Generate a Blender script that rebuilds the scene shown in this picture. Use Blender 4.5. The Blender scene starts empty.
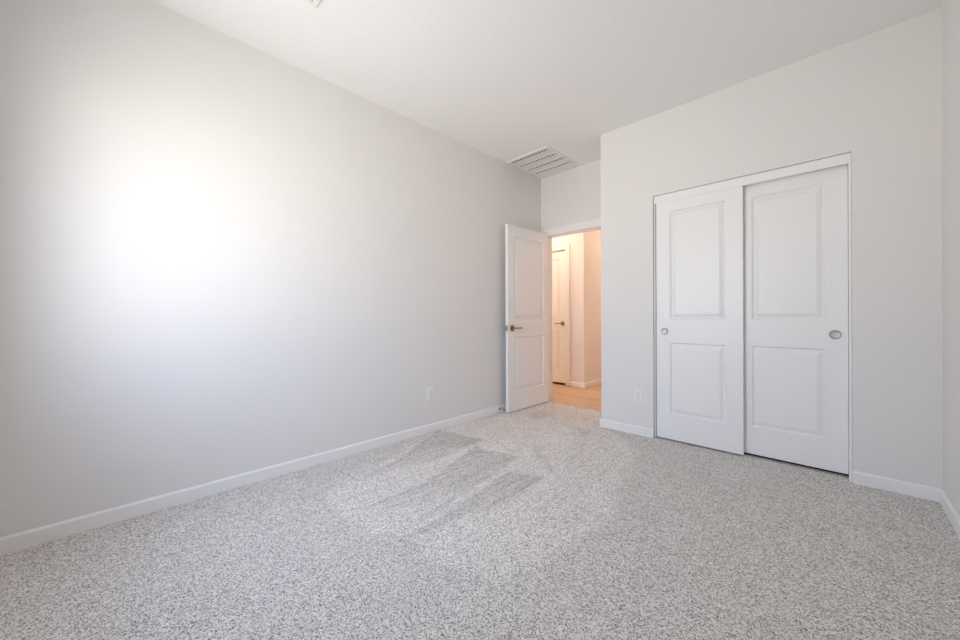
import bpy, bmesh, math
import numpy as np
from mathutils import Matrix, Vector

C = bpy.context.scene.collection
SC = bpy.context.scene

# ------------------------------------------------------------------ camera
CAMX, CAMH, YAW, ROLL, FPX = 2.6204, 1.0382, 0.7817, -0.0033, 362.5
cam_d = bpy.data.cameras.new('camera')
cam = bpy.data.objects.new('camera', cam_d)
C.objects.link(cam)
cam_d.sensor_fit = 'HORIZONTAL'
cam_d.sensor_width = 36.0
cam_d.lens = FPX * 36.0 / 960.0
cam_d.shift_y = -3.52 / 960.0
cam_d.clip_start = 0.01
_f = Vector((-math.sin(YAW), math.cos(YAW), 0))
_r = Vector((math.cos(YAW), math.sin(YAW), 0))
_u = Vector((0, 0, 1))
_r2 = _r * math.cos(ROLL) + _u * math.sin(ROLL)
_u2 = -_r * math.sin(ROLL) + _u * math.cos(ROLL)
m = Matrix.Identity(4)
for i in range(3):
    m[i][0], m[i][1], m[i][2] = _r2[i], _u2[i], -_f[i]
m[0][3], m[1][3], m[2][3] = CAMX, 0.0, CAMH
cam.matrix_world = m
SC.camera = cam

# ------------------------------------------------------------------ world, daylight, exposure
SKY_STRENGTH = 14.4
world = bpy.data.worlds.new('daylight')
SC.world = world
world.use_nodes = True
nt = world.node_tree
nt.nodes.clear()
wo = nt.nodes.new('ShaderNodeOutputWorld')
bg = nt.nodes.new('ShaderNodeBackground')
tc = nt.nodes.new('ShaderNodeTexCoord')
sx = nt.nodes.new('ShaderNodeSeparateXYZ')
mr = nt.nodes.new('ShaderNodeMapRange')
mr.inputs['From Min'].default_value = -1
mr.inputs['From Max'].default_value = 1
cr = nt.nodes.new('ShaderNodeValToRGB')
el = cr.color_ramp.elements
el[0].position = 0.0
el[0].color = (1.10, 1.07, 1.03, 1)
el[1].position = 1.0
el[1].color = (0.50, 0.66, 1.0, 1)
for pos, col in [(0.46, (1.10, 1.07, 1.03, 1)), (0.51, (0.86, 0.86, 0.86, 1)), (0.60, (0.72, 0.82, 1.02, 1))]:
    e = el.new(pos)
    e.color = col
nt.links.new(tc.outputs['Generated'], sx.inputs[0])
nt.links.new(sx.outputs['Z'], mr.inputs['Value'])
nt.links.new(mr.outputs[0], cr.inputs[0])
nt.links.new(cr.outputs[0], bg.inputs['Color'])
# the sky and the ground are brighter towards the sunny side (behind the camera, a little to the right)
SUNNY = math.radians(14)
dt = nt.nodes.new('ShaderNodeVectorMath')
dt.operation = 'DOT_PRODUCT'
dt.inputs[1].default_value = (math.sin(SUNNY), -math.cos(SUNNY), 0)
nt.links.new(tc.outputs['Generated'], dt.inputs[0])
ms = nt.nodes.new('ShaderNodeMapRange')
ms.inputs['From Min'].default_value = 0.35
ms.inputs['From Max'].default_value = 1.0
ms.inputs['To Min'].default_value = 0.25 * SKY_STRENGTH
ms.inputs['To Max'].default_value = SKY_STRENGTH
nt.links.new(dt.outputs['Value'], ms.inputs['Value'])
nt.links.new(ms.outputs[0], bg.inputs['Strength'])
nt.links.new(bg.outputs[0], wo.inputs['Surface'])

WX0, WX1, WZ0, WZ1 = 0.48, 1.70, 0.78, 2.12          # window opening in the back wall
YB = -0.45                                            # room face of the back wall


def lamp(name, kind, loc, energy, color, **kw):
    d = bpy.data.lights.new(name, kind)
    d.energy = energy
    d.color = color
    for k, v in kw.items():
        setattr(d, k, v)
    o = bpy.data.objects.new(name, d)
    o.location = loc
    C.objects.link(o)
    return o


portal = lamp('window_portal', 'AREA', ((WX0 + WX1) / 2, YB - 0.13, (WZ0 + WZ1) / 2), 1, (1, 1, 1),
              shape='RECTANGLE', size=WX1 - WX0, size_y=WZ1 - WZ0)
portal.rotation_euler = (math.radians(90), 0, 0)      # faces +Y, into the room
portal.data.cycles.is_portal = True
# the hall's warm ceiling lamp, then unseen fill lamps added to even and brighten the hall
lamp('hall_lamp', 'POINT', (-0.50, 4.18, 2.62), 13, (1.0, 0.72, 0.56), shadow_soft_size=0.10)
lamp('hall_fill_far', 'POINT', (-1.9, 4.2, 2.62), 30, (1.0, 0.71, 0.54), shadow_soft_size=0.10)
lamp('passage_fill', 'POINT', (0.75, 6.6, 2.5), 32, (1.0, 0.66, 0.46), shadow_soft_size=0.1)

vs = SC.view_settings
vs.view_transform = 'Standard'
vs.look = 'None'
vs.gamma = 1.0
vs.use_curve_mapping = False
vs.exposure = 0.0
SC.cycles.max_bounces = 16
SC.cycles.diffuse_bounces = 10
SC.cycles.glossy_bounces = 4
SC.cycles.sample_clamp_indirect = 6.0
SC.cycles.caustics_reflective = False
SC.cycles.caustics_refractive = False


# ------------------------------------------------------------------ materials
def mat(name, col, rough=0.5, metal=0.0, spec=0.5):
    m = bpy.data.materials.new(name)
    m.use_nodes = True
    b = m.node_tree.nodes['Principled BSDF']
    b.inputs['Base Color'].default_value = (*col, 1)
    b.inputs['Roughness'].default_value = rough
    b.inputs['Metallic'].default_value = metal
    b.inputs['Specular IOR Level'].default_value = spec
    return m


def add_bump(m, scale, strength, dist, detail=3.0, contrast=None):
    n = m.node_tree.nodes
    l = m.node_tree.links
    t = n.new('ShaderNodeTexCoord')
    x = n.new('ShaderNodeTexNoise')
    x.inputs['Scale'].default_value = scale
    x.inputs['Detail'].default_value = detail
    b = n.new('ShaderNodeBump')
    b.inputs['Strength'].default_value = strength
    b.inputs['Distance'].default_value = dist
    l.new(t.outputs['Object'], x.inputs['Vector'])
    out = x.outputs['Fac']
    if contrast:
        r = n.new('ShaderNodeMapRange')
        r.inputs['From Min'].default_value = contrast[0]
        r.inputs['From Max'].default_value = contrast[1]
        l.new(out, r.inputs['Value'])
        out = r.outputs[0]
    l.new(out, b.inputs['Height'])
    l.new(b.outputs['Normal'], n['Principled BSDF'].inputs['Normal'])
    return m


M_WALL = add_bump(mat('wall_paint', (0.795, 0.780, 0.764), 0.55, spec=0.3), 90, 0.25, 0.002, 4)
M_CEIL = add_bump(mat('ceiling_paint', (0.86, 0.857, 0.845), 0.7, spec=0.2), 45, 0.13, 0.003, 4, (0.42, 0.62))
M_TRIM = mat('white_trim_paint', (0.87, 0.87, 0.87), 0.38)
M_DOOR = mat('white_door_paint', (0.87, 0.87, 0.87), 0.38)
M_METAL_WHITE = mat('white_enamel', (0.80, 0.79, 0.77), 0.4)
M_DARK = mat('dark_void', (0.02, 0.02, 0.02), 0.8)
M_NICKEL = mat('warm_satin_nickel', (0.40, 0.28, 0.18), 0.25, 1.0)
M_PULL = mat('satin_pull_dish', (0.60, 0.53, 0.46), 0.45, 0.6)
M_RIM = mat('pull_rim', (0.32, 0.29, 0.26), 0.3, 1.0)
M_STEEL = mat('latch_steel', (0.32, 0.32, 0.33), 0.3, 1.0)
M_PLASTIC = mat('white_plastic', (0.84, 0.84, 0.83), 0.3)
M_RUBBER = mat('grey_rubber', (0.22, 0.22, 0.23), 0.6)

# glass
M_GLASS = bpy.data.materials.new('window_glass')
M_GLASS.use_nodes = True
n = M_GLASS.node_tree.nodes
n.clear()
o_ = n.new('ShaderNodeOutputMaterial')
tr = n.new('ShaderNodeBsdfTransparent')
gl = n.new('ShaderNodeBsdfGlossy')
gl.inputs['Roughness'].default_value = 0.02
mx = n.new('ShaderNodeMixShader')
mx.inputs[0].default_value = 0.06
M_GLASS.node_tree.links.new(tr.outputs[0], mx.inputs[1])
M_GLASS.node_tree.links.new(gl.outputs[0], mx.inputs[2])
M_GLASS.node_tree.links.new(mx.outputs[0], o_.inputs[0])


def carpet_material():
    m = mat('frieze_carpet', (0.4, 0.37, 0.34), 0.95, spec=0.05)
    n = m.node_tree.nodes
    l = m.node_tree.links
    b = n['Principled BSDF']
    t = n.new('ShaderNodeTexCoord')
    # tufts: small cells of mixed yarn colours, with the shadow in the pits painted dark, over a finer fibre noise and broader clumps
    v = n.new('ShaderNodeTexVoronoi')
    v.inputs['Scale'].default_value = 250
    v.inputs['Randomness'].default_value = 1.0
    l.new(t.outputs['Object'], v.inputs['Vector'])
    vs_ = n.new('ShaderNodeSeparateColor')
    l.new(v.outputs['Color'], vs_.inputs[0])
    c = n.new('ShaderNodeTexNoise')
    c.inputs['Scale'].default_value = 205
    c.inputs['Detail'].default_value = 4
    c.inputs['Roughness'].default_value = 0.75
    l.new(t.outputs['Object'], c.inputs['Vector'])
    cm = n.new('ShaderNodeMapRange')
    cm.inputs['From Min'].default_value = 0.25
    cm.inputs['From Max'].default_value = 0.75
    l.new(c.outputs['Fac'], cm.inputs['Value'])
    mixv = n.new('ShaderNodeMix')
    mixv.inputs[0].default_value = 0.42
    l.new(vs_.outputs[0], mixv.inputs[2])
    l.new(cm.outputs[0], mixv.inputs[3])
    a = mixv
    r = n.new('ShaderNodeValToRGB')
    e = r.color_ramp.elements
    e[0].position = 0.18
    e[0].color = (0.105, 0.088, 0.075, 1)
    e[1].position = 0.78
    e[1].color = (0.76, 0.742, 0.715, 1)
    for p, k_ in [(0.34, (0.39, 0.360, 0.332, 1)), (0.46, (0.57, 0.548, 0.520, 1))]:
        k = e.new(p)
        k.color = k_
    l.new(a.outputs[0], r.inputs[0])
    # pile lay: brushed one way the tufts look paler, the other way darker
    at = n.new('ShaderNodeAttribute')
    at.attribute_name = 'nap'
    mp = n.new('ShaderNodeMapping')
    mp.inputs['Rotation'].default_value = (0, 0, math.radians(14))
    mp.inputs['Scale'].default_value = (55, 1.6, 1)
    l.new(t.outputs['Object'], mp.inputs[0])
    st = n.new('ShaderNodeTexNoise')
    st.inputs['Scale'].default_value = 1.0
    st.inputs['Detail'].default_value = 2
    l.new(mp.outputs[0], st.inputs['Vector'])
    sr = n.new('ShaderNodeMapRange')
    sr.inputs['From Min'].default_value = 0.35
    sr.inputs['From Max'].default_value = 0.65
    sr.inputs['To Min'].default_value = -0.11
    sr.inputs['To Max'].default_value = 0.05
    l.new(st.outputs['Fac'], sr.inputs['Value'])
    big = n.new('ShaderNodeTexNoise')
    big.inputs['Scale'].default_value = 7
    big.inputs['Detail'].default_value = 5
    big.inputs['Roughness'].default_value = 0.8
    l.new(t.outputs['Object'], big.inputs['Vector'])
    br = n.new('ShaderNodeMapRange')
    br.inputs['From Min'].default_value = 0.3
    br.inputs['From Max'].default_value = 0.7
    br.inputs['To Min'].default_value = -0.08
    br.inputs['To Max'].default_value = 0.08
    l.new(big.outputs['Fac'], br.inputs['Value'])
    s1 = n.new('ShaderNodeMath')
    l.new(at.outputs['Fac'], s1.inputs[0])
    l.new(br.outputs[0], s1.inputs[1])
    at2 = n.new('ShaderNodeAttribute')
    at2.attribute_name = 'comb'
    s2 = n.new('ShaderNodeMath')
    s2.operation = 'MULTIPLY_ADD'
    l.new(sr.outputs[0], s2.inputs[0])
    l.new(at2.outputs['Fac'], s2.inputs[1])
    l.new(s1.outputs[0], s2.inputs[2])
    sc = n.new('ShaderNodeVectorMath')
    sc.operation = 'SCALE'
    l.new(r.outputs[0], sc.inputs[0])
    l.new(s2.outputs[0], sc.inputs['Scale'])
    l.new(sc.outputs[0], b.inputs['Base Color'])
    bp = n.new('ShaderNodeBump')
    bp.inputs['Strength'].default_value = 0.6
    bp.inputs['Distance'].default_value = 0.006
    l.new(a.outputs[0], bp.inputs['Height'])
    l.new(bp.outputs['Normal'], b.inputs['Normal'])
    return m


def wood_material():
    m = mat('oak_plank_floor', (0.5, 0.33, 0.2), 0.35)
    n = m.node_tree.nodes
    l = m.node_tree.links
    t = n.new('ShaderNodeTexCoord')
    bk = n.new('ShaderNodeTexBrick')
    bk.offset = 0.37
    bk.inputs['Scale'].default_value = 1.0
    bk.inputs['Brick Width'].default_value = 1.2
    bk.inputs['Row Height'].default_value = 0.13
    bk.inputs['Mortar Size'].default_value = 0.0015
    bk.inputs['Color1'].default_value = (0.52, 0.36, 0.23, 1)
    bk.inputs['Color2'].default_value = (0.62, 0.45, 0.30, 1)
    bk.inputs['Mortar'].default_value = (0.30, 0.19, 0.11, 1)
    l.new(t.outputs['Object'], bk.inputs['Vector'])
    mp = n.new('ShaderNodeMapping')
    mp.inputs['Scale'].default_value = (2.0, 40, 1)
    l.new(t.outputs['Object'], mp.inputs[0])
    g = n.new('ShaderNodeTexNoise')
    g.inputs['Scale'].default_value = 1.0
    g.inputs['Detail'].default_value = 4
    l.new(mp.outputs[0], g.inputs['Vector'])
    mr = n.new('ShaderNodeMapRange')
    mr.inputs['To Min'].default_value = 0.7
    mr.inputs['To Max'].default_value = 1.25
    l.new(g.outputs['Fac'], mr.inputs['Value'])
    sc = n.new('ShaderNodeVectorMath')
    sc.operation = 'SCALE'
    l.new(bk.outputs['Color'], sc.inputs[0])
    l.new(mr.outputs[0], sc.inputs['Scale'])
    l.new(sc.outputs[0], n['Principled BSDF'].inputs['Base Color'])
    return m


M_CARPET = carpet_material()
M_WOOD = wood_material()


# ------------------------------------------------------------------ helpers
def box(bm, x0, x1, y0, y1, z0, z1, bevel=0.0):
    r = bmesh.ops.create_cube(bm, size=1.0)
    for v in r['verts']:
        v.co = Vector((x0 if v.co.x < 0 else x1, y0 if v.co.y < 0 else y1, z0 if v.co.z < 0 else z1))
    if bevel > 0:
        es = list({e for v in r['verts'] for e in v.link_edges})
        bmesh.ops.bevel(bm, geom=es, offset=bevel, segments=2, profile=0.5, affect='EDGES')


def quad(bm, *pts):
    return bm.faces.new([bm.verts.new(p) for p in pts])


def lathe(bm, prof, axis_mat, seg=40):
    """profile [(radius, height)] spun about local Z, then placed by axis_mat"""
    rings = []
    for r, h in prof:
        if r < 1e-6:
            rings.append([bm.verts.new(axis_mat @ Vector((0, 0, h)))])
        else:
            rings.append([bm.verts.new(axis_mat @ Vector((r * math.cos(2 * math.pi * k / seg), r * math.sin(2 * math.pi * k / seg), h)))
                          for k in range(seg)])
    for a, b in zip(rings, rings[1:]):
        for k in range(seg):
            k2 = (k + 1) % seg
            if len(a) == 1:
                bm.faces.new((a[0], b[k], b[k2]))
            elif len(b) == 1:
                bm.faces.new((a[k], b[0], a[k2]))
            else:
                bm.faces.new((a[k], b[k], b[k2], a[k2]))


def obj(name, bm, material, parent=None, smooth=False, mtx=None):
    bmesh.ops.recalc_face_normals(bm, faces=bm.faces)
    me = bpy.data.meshes.new(name)
    bm.to_mesh(me)
    bm.free()
    if smooth:
        for p in me.polygons:
            p.use_smooth = True
    me.materials.append(material)
    o = bpy.data.objects.new(name, me)
    C.objects.link(o)
    if mtx is not None:
        me.transform(mtx)
    if parent is not None:
        o.parent = parent
    return o


def tag(o, label, cat, kind=None, group=None):
    o['label'] = label
    o['category'] = cat
    if kind:
        o['kind'] = kind
    if group:
        o['group'] = group
    return o


def empty(name, loc=(0, 0, 0), rotz=0.0):
    o = bpy.data.objects.new(name, None)
    o.location = loc
    o.rotation_euler = (0, 0, rotz)
    o.empty_display_size = 0.1
    C.objects.link(o)
    return o


def boxes(name, lst, material, label, cat, bevel=0.0, kind='structure'):
    bm = bmesh.new()
    for b in lst:
        box(bm, *b, bevel=bevel)
    return tag(obj(name, bm, material), label, cat, kind)


# ------------------------------------------------------------------ room dimensions
YC, YD, XE, XR, H = 3.2255, 3.716, 1.0255, 3.0228, 2.74
TH = 0.12
OX0, OX1, OZ = 0.070, 0.838, 2.014          # entry door opening (inside jambs)
CX0, CX1, CZ = 1.4949, 2.6739, 2.0569       # closet opening in the drywall
HY = 4.765                                  # far wall of the hall
HDX1 = -0.30                                # right edge of the hall door leaf

# ------------------------------------------------------------------ setting: shell
boxes('wall_left', [(-TH, 0, YB - TH, YD + TH, -0.05, H)], M_WALL,
      'long pale grey painted wall on the left, brightest near the window', 'wall')
boxes('wall_right', [(XR, XR + TH, YB - TH, 4.1, -0.05, H)], M_WALL,
      'narrow shaded strip of pale wall at the right edge, beside the closet wall', 'wall')
boxes('wall_back', [(0, WX0, YB - TH, YB, -0.05, H), (WX1, XR, YB - TH, YB, -0.05, H),
                    (WX0, WX1, YB - TH, YB, -0.05, WZ0), (WX0, WX1, YB - TH, YB, WZ1, H)], M_WALL,
      'pale wall behind the camera with the window', 'wall')
boxes('wall_closet', [(XE, CX0, YC, YC + TH, -0.05, H), (CX1, XR, YC, YC + TH, -0.05, H),
                      (CX0, CX1, YC, YC + TH, CZ, H), (XE, XE + TH, YC + TH, YD + TH, -0.05, H)], M_WALL,
      'pale wall around the white sliding closet doors', 'wall')
boxes('wall_entry', [(0, OX0 - 0.02, YD, YD + TH, -0.05, H), (OX1 + 0.02, XE, YD, YD + TH, -0.05, H),
                     (OX0 - 0.02, OX1 + 0.02, YD, YD + TH, OZ + 0.02, H)], M_WALL,
      'short pale wall above the open doorway to the hall', 'wall')
boxes('wall_closet_inside', [(XE + TH, XR, YD, YD + TH, -0.05, H)], M_WALL,
      'wall at the back of the closet, hidden behind the sliding doors', 'wall')
boxes('ceiling', [(-TH, XR + TH, YB - TH, YD + TH, H, H + 0.1)], M_CEIL,
      'white textured ceiling of the room', 'ceiling')

# hall shell
boxes('wall_hall', [(HDX1 + 0.025, 0.0, HY, HY + TH, -0.05, H), (-2.6, HDX1 - 0.76 - 0.025, HY, HY + TH, -0.05, H),
                    (HDX1 - 0.76 - 0.025, HDX1 + 0.025, HY, HY + TH, 2.055, H),
                    (-TH, 0.0, HY + TH, 8.5, -0.05, H)], M_WALL,
      'warm lit hall wall with an outside corner, seen through the doorway', 'wall')
boxes('wall_hall_outer', [(-2.72, -2.6, YD, HY + TH, -0.05, H), (-2.6, -TH, YD, YD + TH, -0.05, H),
                          (XE + TH + 0.02, 1.28, YD + TH, 8.5, -0.05, H), (-TH, 1.28, 8.5, 8.62, -0.05, H)], M_WALL,
      'outer walls of the hall, out of sight beyond the doorway', 'wall')
boxes('hall_light_blocker', [(HDX1 - 1.0, HDX1 + 0.2, HY + TH + 0.001, HY + TH + 0.05, -0.05, 2.2)], M_WALL, 'unseen light blocker added behind the closed hall door', 'wall')  # unseen slab added to stop light leaking in under the hall door
boxes('ceiling_hall', [(-2.72, 1.28, YD + TH, 8.62, H, H + 0.1)], M_CEIL, 'hall ceiling beyond the doorway', 'ceiling')
boxes('floor_hall', [(-2.72, 1.28, YD + 0.022, 8.62, -0.06, -0.004)], M_WOOD,
      'warm oak plank floor of the hall beyond the doorway', 'floor')


# ------------------------------------------------------------------ carpet with vacuum marks
def pip(px, py, poly):
    inside = np.zeros(px.shape, bool)
    j = len(poly) - 1
    for i in range(len(poly)):
        xi, yi = poly[i]
        xj, yj = poly[j]
        c = ((yi > py) != (yj > py)) & (px < (xj - xi) * (py - yi) / (yj - yi + 1e-12) + xi)
        inside ^= c
        j = i
    return inside


def soft(px, py, poly, w):
    """0..1 mask of a polygon with an edge w metres wide"""
    d = np.full(px.shape, 1e9)
    for (x0, y0), (x1, y1) in zip(poly, poly[1:] + poly[:1]):
        dx, dy = x1 - x0, y1 - y0
        t = np.clip(((px - x0) * dx + (py - y0) * dy) / (dx * dx + dy * dy), 0, 1)
        d = np.minimum(d, np.hypot(px - x0 - t * dx, py - y0 - t * dy))
    s = np.where(pip(px, py, poly), d, -d)
    return np.clip(s / w + 0.5, 0, 1)


def seg(px, py, a, b, w):
    dx, dy = b[0] - a[0], b[1] - a[1]
    t = np.clip(((px - a[0]) * dx + (py - a[1]) * dy) / (dx * dx + dy * dy), 0, 1)
    return np.clip(1 - np.hypot(px - a[0] - t * dx, py - a[1] - t * dy) / w, 0, 1)


STEP = 0.0125
gx = np.arange(0.0, XR + STEP, STEP)
gx[-1] = XR
gy = np.arange(YB, YD + 0.022, STEP)
gy = np.append(gy[:-1], YD + 0.022)
GX, GY = np.meshgrid(gx, gy)
nap = np.full(GX.shape, 1.27)
comb = np.full(GX.shape, 0.35)
PALE = [(0.486, 0.844), (0.31, 1.359), (0.013, 2.089), (-0.002, 2.945), (0.136, 3.718), (0.776, 3.697), (1.072, 3.201),
        (1.536, 2.821), (1.621, 2.242), (1.795, 1.781), (1.758, 1.356), (1.668, 1.066), (1.433, 0.965), (1.316, 0.959),
        (1.163, 0.961), (1.041, 0.874), (0.88, 0.858)]
DARK = [[(0.013, 2.089), (0.496, 2.183), (0.534, 1.68), (0.475, 1.377), (0.455, 1.081), (0.317, 1.522)],
        [(0.564, 2.022), (0.929, 2.092), (0.973, 1.818), (1.006, 1.621), (0.985, 1.316), (0.955, 1.119), (0.803, 0.941),
         (0.79, 1.174), (0.798, 1.341), (0.706, 1.648)],
        [(1.056, 1.855), (1.27, 1.939), (1.282, 1.725), (1.291, 1.507), (1.227, 1.211), (1.216, 1.068), (1.174, 0.982),
         (1.182, 1.058), (1.152, 1.284), (1.125, 1.469), (1.088, 1.663)]]
BRIGHT = [(0.755, 1.605), (0.519, 1.692), (0.559, 2.049), (0.806, 2.859), (1.072, 2.745), (1.344, 2.01), (1.07, 1.912)]
SCUFF = [[(0.241, 3.124), (0.275, 3.391), (0.477, 3.189), (0.48, 2.94)], [(0.228, 3.6), (0.434, 3.367), (0.593, 3.05)],
         [(0.918, 2.337), (1.201, 2.086), (1.344, 2.01)], [(1.161, 2.666), (1.246, 2.323), (1.301, 2.139)],
         [(0.857, 3.034), (1.102, 2.774), (1.042, 3.009)]]
LINES = [[(0.564, 2.022), (0.798, 1.341), (0.793, 0.946)], [(1.056, 1.855), (1.125, 1.469), (1.182, 1.058), (1.17, 0.957)],
         [(0.013, 2.089), (0.356, 1.454), (0.441, 1.088)], [(0.927, 2.089), (0.973, 1.818), (1.046, 1.377), (1.097, 1.095)]]
mp_ = soft(GX, GY, PALE, 0.06)
nap += 0.17 * mp_
comb += 0.5 * mp_
nap += 0.05 * soft(GX, GY, BRIGHT, 0.12)
for p in DARK:
    # the strokes start crisp at the doorway end and fade out towards the window
    yy = np.clip((GY - min(q[1] for q in p)) / (max(q[1] for q in p) - min(q[1] for q in p)), 0, 1)
    d = soft(GX, GY, p, 0.045) * (0.35 + 0.65 * yy)
    nap -= 0.29 * d
    comb += 1.0 * d
for p in SCUFF:
    nap -= 0.20 * soft(GX, GY, p, 0.10)
for p in LINES:
    for a, b in zip(p, p[1:]):
        nap -= 0.20 * seg(GX, GY, a, b, 0.028)
ny, nx = GX.shape
me = bpy.data.meshes.new('floor')
verts = np.stack([GX, GY, np.zeros_like(GX)], -1).reshape(-1, 3)
idx = np.arange(ny * nx).reshape(ny, nx)
faces = np.stack([idx[:-1, :-1], idx[:-1, 1:], idx[1:, 1:], idx[1:, :-1]], -1).reshape(-1, 4)
# the carpet stops at the closet wall and at the doorway
cxm = verts[faces].mean(1)
keep = ~((cxm[:, 0] > XE + 0.01) & (cxm[:, 1] > YC + 0.11))
me.from_pydata(verts.tolist(), [], faces[keep].tolist())
for nm, arr in (('nap', nap), ('comb', comb)):
    at = me.attributes.new(nm, 'FLOAT', 'POINT')
    at.data.foreach_set('value', arr.reshape(-1).astype(np.float32))
me.materials.append(M_CARPET)
fl = bpy.data.objects.new('floor', me)
C.objects.link(fl)
tag(fl, 'speckled greige cut pile carpet with vacuum marks over the whole room', 'carpet', 'structure')
boxes('floor_base', [(-TH, XR + TH, YB - TH, YD + 0.02, -0.06, -0.002)], M_DARK, 'subfloor under the carpet', 'floor')


# ------------------------------------------------------------------ baseboards
BT, BH = 0.012, 0.074


def baseboard(name, runs, label):
    """runs: (x0, y0, x1, y1, nx, ny) along a wall face, n pointing into the room"""
    bm = bmesh.new()
    prof = [(0, 0), (BT, 0), (BT, BH - 0.009), (BT - 0.009, BH), (0, BH)]
    for x0, y0, x1, y1, nx_, ny_ in runs:
        a = [bm.verts.new((x0 + nx_ * d, y0 + ny_ * d, z)) for d, z in prof]
        b = [bm.verts.new((x1 + nx_ * d, y1 + ny_ * d, z)) for d, z in prof]
        for k in range(len(prof)):
            k2 = (k + 1) % len(prof)
            bm.faces.new((a[k], a[k2], b[k2], b[k]))
        bm.faces.new(a)
        bm.faces.new(b)
    return tag(obj(name, bm, M_TRIM), label, 'baseboard', 'structure')


baseboard('baseboard_left', [(0, YB, 0, YD - 0.016, 1, 0)], 'long white baseboard along the left wall')
baseboard('baseboard_closet', [(XE - BT, YC, CX0, YC, 0, -1), (CX1, YC, XR, YC, 0, -1), (XE, YC, XE, YD - 0.016, -1, 0)],
          'white baseboard on the closet wall, either side of the sliding doors')
baseboard('baseboard_right', [(XR, YB, XR, YC - BT, -1, 0)], 'white baseboard running forward along the right wall')
baseboard('baseboard_back', [(BT, YB, XR - BT, YB, 0, 1)], 'white baseboard behind the camera')
baseboard('baseboard_hall', [(HDX1 + 0.075, HY, BT, HY, 0, -1), (0, HY, 0, 8.5, 1, 0)],
          'warm lit white baseboard turning the corner of the hall wall')

# ------------------------------------------------------------------ door casings and jambs
boxes('trim_1', [(OX0 - 0.058, XE, YD - 0.016, YD, OZ, OZ + 0.082), (OX0 - 0.058, OX0, YD - 0.016, YD, 0, OZ),
                 (OX1, OX1 + 0.058, YD - 0.016, YD, 0, OZ),
                 (OX0 - 0.02, OX0, YD, YD + TH, 0, OZ), (OX1, OX1 + 0.02, YD, YD + TH, 0, OZ),
                 (OX0 - 0.02, OX1 + 0.02, YD, YD + TH, OZ, OZ + 0.02),
                 (OX0, OX0 + 0.011, YD + 0.05, YD + 0.085, 0, OZ), (OX1 - 0.011, OX1, YD + 0.05, YD + 0.085, 0, OZ),
                 (OX0, OX1, YD + 0.05, YD + 0.085, OZ - 0.011, OZ),
                 (OX0 - 0.06, OX0, YD + TH, YD + TH + 0.016, 0, OZ + 0.06), (OX1, OX1 + 0.06, YD + TH, YD + TH + 0.016, 0, OZ + 0.06),
                 (OX0, OX1, YD + TH, YD + TH + 0.016, OZ, OZ + 0.06)], M_TRIM,
      'white casing and jamb around the doorway to the hall', 'door frame', 0.0015)
REC = 0.012
boxes('trim_2', [(CX0 + 0.003, CX1 - 0.001, YC + REC, YC + REC + 0.012, 1.99, CZ - 0.003)], M_TRIM,
      'white header board across the top of the sliding closet doors', 'closet header', 0.001)
boxes('trim_3', [(CX0 + 0.007, CX0 + 0.0135, YC + 0.003, YC + TH, 0, 1.99), (CX1 - 0.014, CX1 - 0.001, YC + 0.002, YC + TH, 0, 1.99),
                 (CX0 + 0.003, CX1 - 0.001, YC + REC + 0.014, YC + TH, 2.035, CZ - 0.001)], M_TRIM,
      'thin white side jambs of the closet opening', 'closet jamb')
boxes('trim_4', [(HDX1 + 0.004, HDX1 + 0.075, HY - 0.016, HY, 0, 2.113), (HDX1 - 0.835, HDX1 - 0.764, HY - 0.016, HY, 0, 2.113),
                 (HDX1 - 0.764, HDX1 + 0.004, HY - 0.016, HY, 2.042, 2.113),
                 (HDX1 + 0.004, HDX1 + 0.024, HY, HY + TH, 0, 2.05), (HDX1 - 0.784, HDX1 - 0.764, HY, HY + TH, 0, 2.05),
                 (HDX1 - 0.764, HDX1 + 0.004, HY, HY + TH, 2.035, 2.053)], M_TRIM,
      'white casing around the closed door on the far side of the hall', 'door frame', 0.0015)


# ------------------------------------------------------------------ panelled doors
def leaf_mesh(W, Hh, T, panels):
    """door leaf in local space: x 0..W, y 0 (front) .. T (back), z 0..Hh; holes for the panels on both faces"""
    bm = bmesh.new()
    xs = sorted({0, W, panels[0][0], panels[0][1]})
    zs = sorted({0, Hh} | {p[2] for p in panels} | {p[3] for p in panels})
    for y in (0.0, T):
        for i in range(len(xs) - 1):
            for j in range(len(zs) - 1):
                cx_, cz_ = (xs[i] + xs[i + 1]) / 2, (zs[j] + zs[j + 1]) / 2
                if any(p[0] < cx_ < p[1] and p[2] < cz_ < p[3] for p in panels):
                    continue
                quad(bm, (xs[i], y, zs[j]), (xs[i + 1], y, zs[j]), (xs[i + 1], y, zs[j + 1]), (xs[i], y, zs[j + 1]))
    for a, b in (((0, 0), (W, 0)), ((W, 0), (W, Hh)), ((W, Hh), (0, Hh)), ((0, Hh), (0, 0))):
        quad(bm, (a[0], 0, a[1]), (b[0], 0, b[1]), (b[0], T, b[1]), (a[0], T, a[1]))
    bmesh.ops.remove_doubles(bm, verts=bm.verts, dist=1e-5)
    return bm


def panel_mesh(p, T):
    """moulded raised panel filling one hole on both faces"""
    x0, x1, z0, z1 = p
    bm = bmesh.new()
    prof = [(0, 0), (0.004, 0.007), (0.010, 0.0150), (0.016, 0.0150), (0.019, 0.0110), (0.040, 0.0025), (0.043, 0.0015)]
    for y, sgn in ((0.0, 1), (T, -1)):
        prev = None
        for ins, dep in prof:
            yy = y + sgn * dep
            ring = [bm.verts.new(q) for q in ((x0 + ins, yy, z0 + ins), (x1 - ins, yy, z0 + ins), (x1 - ins, yy, z1 - ins), (x0 + ins, yy, z1 - ins))]
            if prev:
                for k in range(4):
                    bm.faces.new((prev[k], prev[(k + 1) % 4], ring[(k + 1) % 4], ring[k]))
            prev = ring
        bm.faces.new(prev)
    return bm


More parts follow.
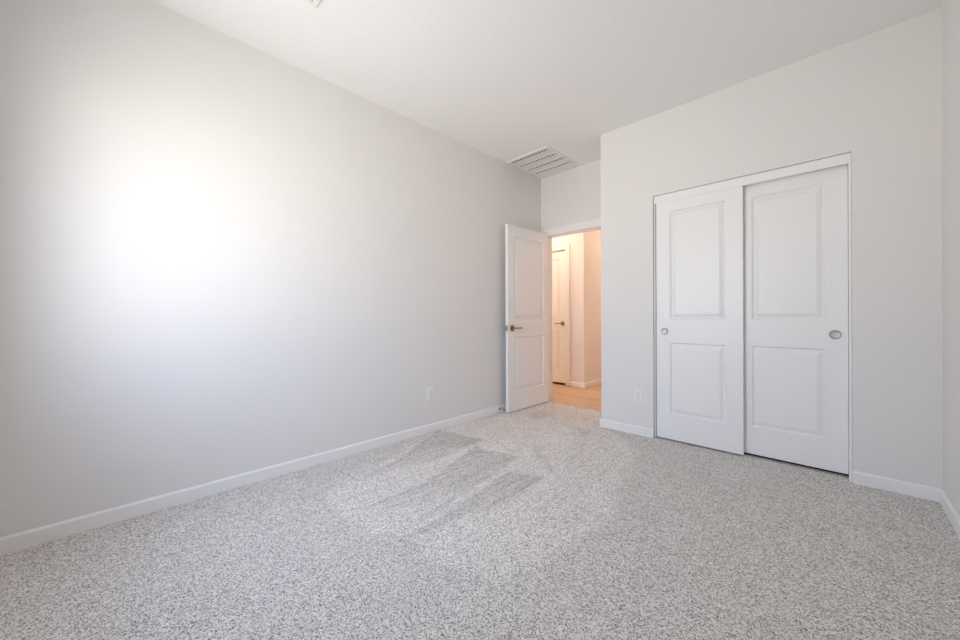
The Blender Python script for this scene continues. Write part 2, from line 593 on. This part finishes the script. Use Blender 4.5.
def panel_door(name, W, Hh, T, loc, rotz, label, z_up=(1.01, 1.908), z_lo=(0.222, 0.817), stile=0.105):
    root = tag(empty(name, loc, rotz), label, 'door', 'structure')
    zb = loc[2]
    panels = [(stile, W - stile, z_lo[0] - zb, z_lo[1] - zb), (stile, W - stile, z_up[0] - zb, z_up[1] - zb)]
    obj('leaf', leaf_mesh(W, Hh, T, panels), M_DOOR, root)
    for k, p in enumerate(panels):
        o = obj('raised_panel', panel_mesh(p, T), M_DOOR, root)
    return root


def lever_set(root, x, z, y, sgn, direction):
    """square rosette lever: x, z on the leaf; y face coordinate; sgn outward normal along y; direction of the lever along x"""
    bm = bmesh.new()
    box(bm, x - 0.031, x + 0.031, min(y, y + sgn * 0.009), max(y, y + sgn * 0.009), z - 0.031, z + 0.031, 0.0025)
    h = obj('handle', bm, M_NICKEL, root)
    h['label'] = 'bronze toned lever handle on a square rosette'
    bm = bmesh.new()
    rot = Matrix.Translation((x, y + sgn * 0.009, z)) @ Matrix.Rotation(-sgn * math.pi / 2, 4, 'X')
    lathe(bm, [(0, 0), (0.013, 0), (0.0115, 0.02), (0.011, 0.045), (0, 0.045)], rot, 24)
    obj('neck', bm, M_NICKEL, h, smooth=False)
    bm = bmesh.new()
    ya, yb = y + sgn * 0.040, y + sgn * 0.053
    x0, x1 = x - direction * 0.012, x + direction * 0.112
    box(bm, min(x0, x1), max(x0, x1), min(ya, yb), max(ya, yb), z - 0.010, z + 0.008, 0.003)
    obj('lever', bm, M_NICKEL, h)
    return h


# entry door: local x runs from the free edge (towards the window) to the hinges, front face looks into the room (+X)
ED_W, ED_T = 0.748, 0.035
ang = math.atan2(0.748, 0.0065)
d1 = panel_door('door_1', ED_W, 2.012, ED_T, (0.1155, 2.948, 0.012), ang,
                'white two panel door standing open into the room against the left wall')
lever_set(d1, 0.062, 0.912 - 0.012, 0.0, -1, 1)
lever_set(d1, 0.062, 0.912 - 0.012, ED_T, 1, 1)
bm = bmesh.new()
box(bm, -0.0012, 0.001, 0.006, 0.029, 0.912 - 0.012 - 0.030, 0.912 - 0.012 + 0.030)
lp = obj('latch_plate', bm, M_STEEL, d1)
bm = bmesh.new()
box(bm, -0.010, -0.0012, 0.012, 0.023, 0.912 - 0.012 - 0.008, 0.912 - 0.012 + 0.008, 0.002)
obj('latch_bolt', bm, M_STEEL, lp)
for z in (0.18, 1.0, 1.83):
    bm = bmesh.new()
    lathe(bm, [(0, 0), (0.006, 0), (0.006, 0.09), (0, 0.09)], Matrix.Translation((ED_W + 0.003, ED_T + 0.004, z - 0.045)), 16)
    obj('hinge', bm, M_NICKEL, d1)


def cup_pull(root, x, z, r):
    bm = bmesh.new()
    rot = Matrix.Translation((x, 0, z)) @ Matrix.Rotation(math.pi / 2, 4, 'X')   # local z -> -y (out of the door)
    lathe(bm, [(r * 0.86, 0.0), (r * 0.88, 0.0035), (r * 0.95, 0.0042), (r, 0.003), (r, 0.0)], rot, 48)
    p = obj('pull', bm, M_RIM, root, smooth=True)
    p['label'] = 'round satin metal finger pull'
    bm = bmesh.new()
    lathe(bm, [(r * 0.87, 0.0025), (r * 0.80, 0.001), (r * 0.45, 0.0005), (0, 0.0005)], rot, 48)
    obj('pull_dish', bm, M_PULL, p, smooth=True)


CL_W, CL_T, CL_Z = 0.602, 0.035, 0.014
d2 = panel_door('door_2', CL_W, 2.02 - CL_Z, CL_T, (1.513, YC + 0.0225, CL_Z), 0,
                'left sliding closet door, white with two panels and small round pull, on the front track')
cup_pull(d2, 1.578 - 1.513, 0.909 - CL_Z, 0.0275)
d3 = panel_door('door_3', CL_W, 2.02 - CL_Z - 0.008, CL_T, (2.056, YC + 0.072, CL_Z + 0.008), 0,
                'right sliding closet door, white with two panels and round pull near the right jamb')
cup_pull(d3, 2.599 - 2.056, 0.912 - CL_Z - 0.008, 0.0285)

d4 = panel_door('door_4', 0.76, 2.0, 0.035, (HDX1 - 0.76, HY + 0.015, 0.026), 0,
                'closed white panel door across the hall, seen through the doorway', stile=0.115)
lever_set(d4, 0.76 - 0.06, 0.93 - 0.026, 0.0, -1, -1)
boxes('floor_gap_shade', [(HDX1 - 0.76, HDX1, HY + 0.03, HY + TH, -0.003, 0.004)], M_DARK, 'dark strip painting the shade under the closed hall door', 'painted_shade')  # black strip stands in for the shade in the gap under the door


# ------------------------------------------------------------------ electrical outlets
def outlet(label):
    """local: plate in the XZ plane, front towards -Y"""
    root = tag(empty('wall_outlet'), label, 'outlet', group='white wall outlets')
    bm = bmesh.new()
    box(bm, -0.0375, 0.0375, -0.0075, 0.0, -0.0605, 0.0605, 0.0025)
    obj('cover_plate', bm, M_PLASTIC, root)
    bm = bmesh.new()
    box(bm, -0.0165, 0.0165, -0.0098, -0.007, -0.0335, 0.0335, 0.001)
    rc = obj('receptacle', bm, M_PLASTIC, root)
    bm = bmesh.new()
    for zc in (0.017, -0.017):
        box(bm, -0.0075, -0.0055, -0.0102, -0.0097, zc - 0.001, zc + 0.008)
        box(bm, 0.0055, 0.0075, -0.0102, -0.0097, zc + 0.000, zc + 0.008)
        box(bm, -0.0022, 0.0022, -0.0102, -0.0097, zc - 0.009, zc - 0.005)
    obj('slots', bm, M_DARK, rc)
    return root


o1 = outlet('white outlet low on the long left wall, near the open door')
o1.location = (0, 1.997, 0.347)
o1.rotation_euler = (0, 0, math.radians(90))
o2 = outlet('white outlet low on the wall between the doorway and the closet')
o2.location = (1.371, YC, 0.345)


# ------------------------------------------------------------------ ceiling grilles
def grille(name, x0, x1, y0, y1, border, nbars, pitch, label, cat):
    root = tag(empty(name, ((x0 + x1) / 2, (y0 + y1) / 2, H)), label, cat)
    off = Matrix.Translation((-(x0 + x1) / 2, -(y0 + y1) / 2, -H))
    zt, zb = H - 0.0005, H - 0.012
    bm = bmesh.new()
    # frame: four mitred strips, slightly domed
    prof = [(0, zt), (0, H - 0.006), (0.004, zb), (border - 0.004, zb), (border, H - 0.004)]
    rings = []
    for ins, z in prof:
        rings.append([bm.verts.new(q) for q in ((x0 + ins, y0 + ins, z), (x1 - ins, y0 + ins, z), (x1 - ins, y1 - ins, z), (x0 + ins, y1 - ins, z))])
    for a, b in zip(rings, rings[1:]):
        for k in range(4):
            bm.faces.new((a[k], a[(k + 1) % 4], b[(k + 1) % 4], b[k]))
    obj('frame', bm, M_METAL_WHITE, root, mtx=off)
    ix0, ix1, iy0, iy1 = x0 + border, x1 - border, y0 + border, y1 - border
    bm = bmesh.new()
    quad(bm, (ix0 - 0.01, iy0 - 0.01, H - 0.0008), (ix1 + 0.01, iy0 - 0.01, H - 0.0008), (ix1 + 0.01, iy1 + 0.01, H - 0.0008), (ix0 - 0.01, iy1 + 0.01, H - 0.0008))
    obj('backing', bm, M_DARK, root, mtx=off)
    # louvre blades run front to back, cut into rows by the cross bars
    bm = bmesh.new()
    ys = np.linspace(iy0, iy1, nbars + 2)
    nb = int((ix1 - ix0) / pitch)
    for a, b in zip(ys, ys[1:]):
        for k in range(nb):
            xa = ix0 + (k + 0.5) * (ix1 - ix0) / nb
            ya, yb2 = a + 0.042, b - 0.004
            w = pitch * 0.40
            zl, zh = H - 0.0098, H - 0.0028
            p = [(xa + w, zh), (xa - w, zl), (xa - w - 0.0008, zl + 0.0004), (xa + w - 0.0008, zh + 0.0004)]
            A = [bm.verts.new((px, ya, pz)) for px, pz in p]
            B = [bm.verts.new((px, yb2, pz)) for px, pz in p]
            for q in range(4):
                bm.faces.new((A[q], A[(q + 1) % 4], B[(q + 1) % 4], B[q]))
            bm.faces.new(A)
            bm.faces.new(B)
            # the stamped web between two slots
            box(bm, xa - pitch * 0.24, xa + pitch * 0.24, a, ya + 0.001, H - 0.0115, H - 0.0100)
    obj('louvres', bm, M_METAL_WHITE, root, mtx=off)
    for y in ys[1:-1]:
        bm = bmesh.new()
        box(bm, ix0 - 0.003, ix1 + 0.003, y - 0.004, y + 0.004, H - 0.0105, H - 0.003)
        obj('cross_bar', bm, M_METAL_WHITE, root, mtx=off)
    return root


grille('return_grille', 0.012, 0.560, 3.04, 3.68, 0.034, 3, 0.034,
       'white louvred return air grille on the ceiling in the corner above the door', 'vent')
grille('supply_register', 0.586, 0.886, 0.482, 0.782, 0.03, 1, 0.02,
       'corner of a white ceiling register at the top edge of the photo', 'vent')

# ------------------------------------------------------------------ door stop behind the open door
ds = tag(empty('door_stop', (BT, 2.925, 0.043)), 'small grey door stop on the left baseboard behind the open door', 'door stop')
R90 = Matrix.Rotation(math.pi / 2, 4, 'Y')
bm = bmesh.new()
lathe(bm, [(0, 0), (0.013, 0), (0.013, 0.003), (0.007, 0.006), (0, 0.006)], R90, 24)
obj('base', bm, M_RUBBER, ds)
bm = bmesh.new()
lathe(bm, [(0.004, 0.005)] + [(0.0045 + 0.0012 * (k % 2), 0.006 + 0.003 * k) for k in range(17)] + [(0.004, 0.057)], R90, 20)
obj('spring', bm, M_STEEL, ds)
bm = bmesh.new()
lathe(bm, [(0, 0.054), (0.008, 0.054), (0.0085, 0.066), (0.006, 0.070), (0, 0.070)], R90, 24)
obj('tip', bm, M_RUBBER, ds)

# ------------------------------------------------------------------ window behind the camera
bm = bmesh.new()
fw = 0.045
for b in ((WX0, WX0 + fw, WZ0, WZ1), (WX1 - fw, WX1, WZ0, WZ1), (WX0 + fw, WX1 - fw, WZ0, WZ0 + fw), (WX0 + fw, WX1 - fw, WZ1 - fw, WZ1),
          ((WX0 + WX1) / 2 - 0.02, (WX0 + WX1) / 2 + 0.02, WZ0 + fw, WZ1 - fw)):
    box(bm, b[0], b[1], YB - 0.10, YB - 0.04, b[2], b[3], 0.003)
w1 = tag(obj('window_1', bm, M_TRIM), 'white framed window in the wall behind the camera', 'window', 'structure')
bm = bmesh.new()
quad(bm, (WX0 + fw, YB - 0.07, WZ0 + fw), (WX1 - fw, YB - 0.07, WZ0 + fw), (WX1 - fw, YB - 0.07, WZ1 - fw), (WX0 + fw, YB - 0.07, WZ1 - fw))
obj('pane', bm, M_GLASS, w1)
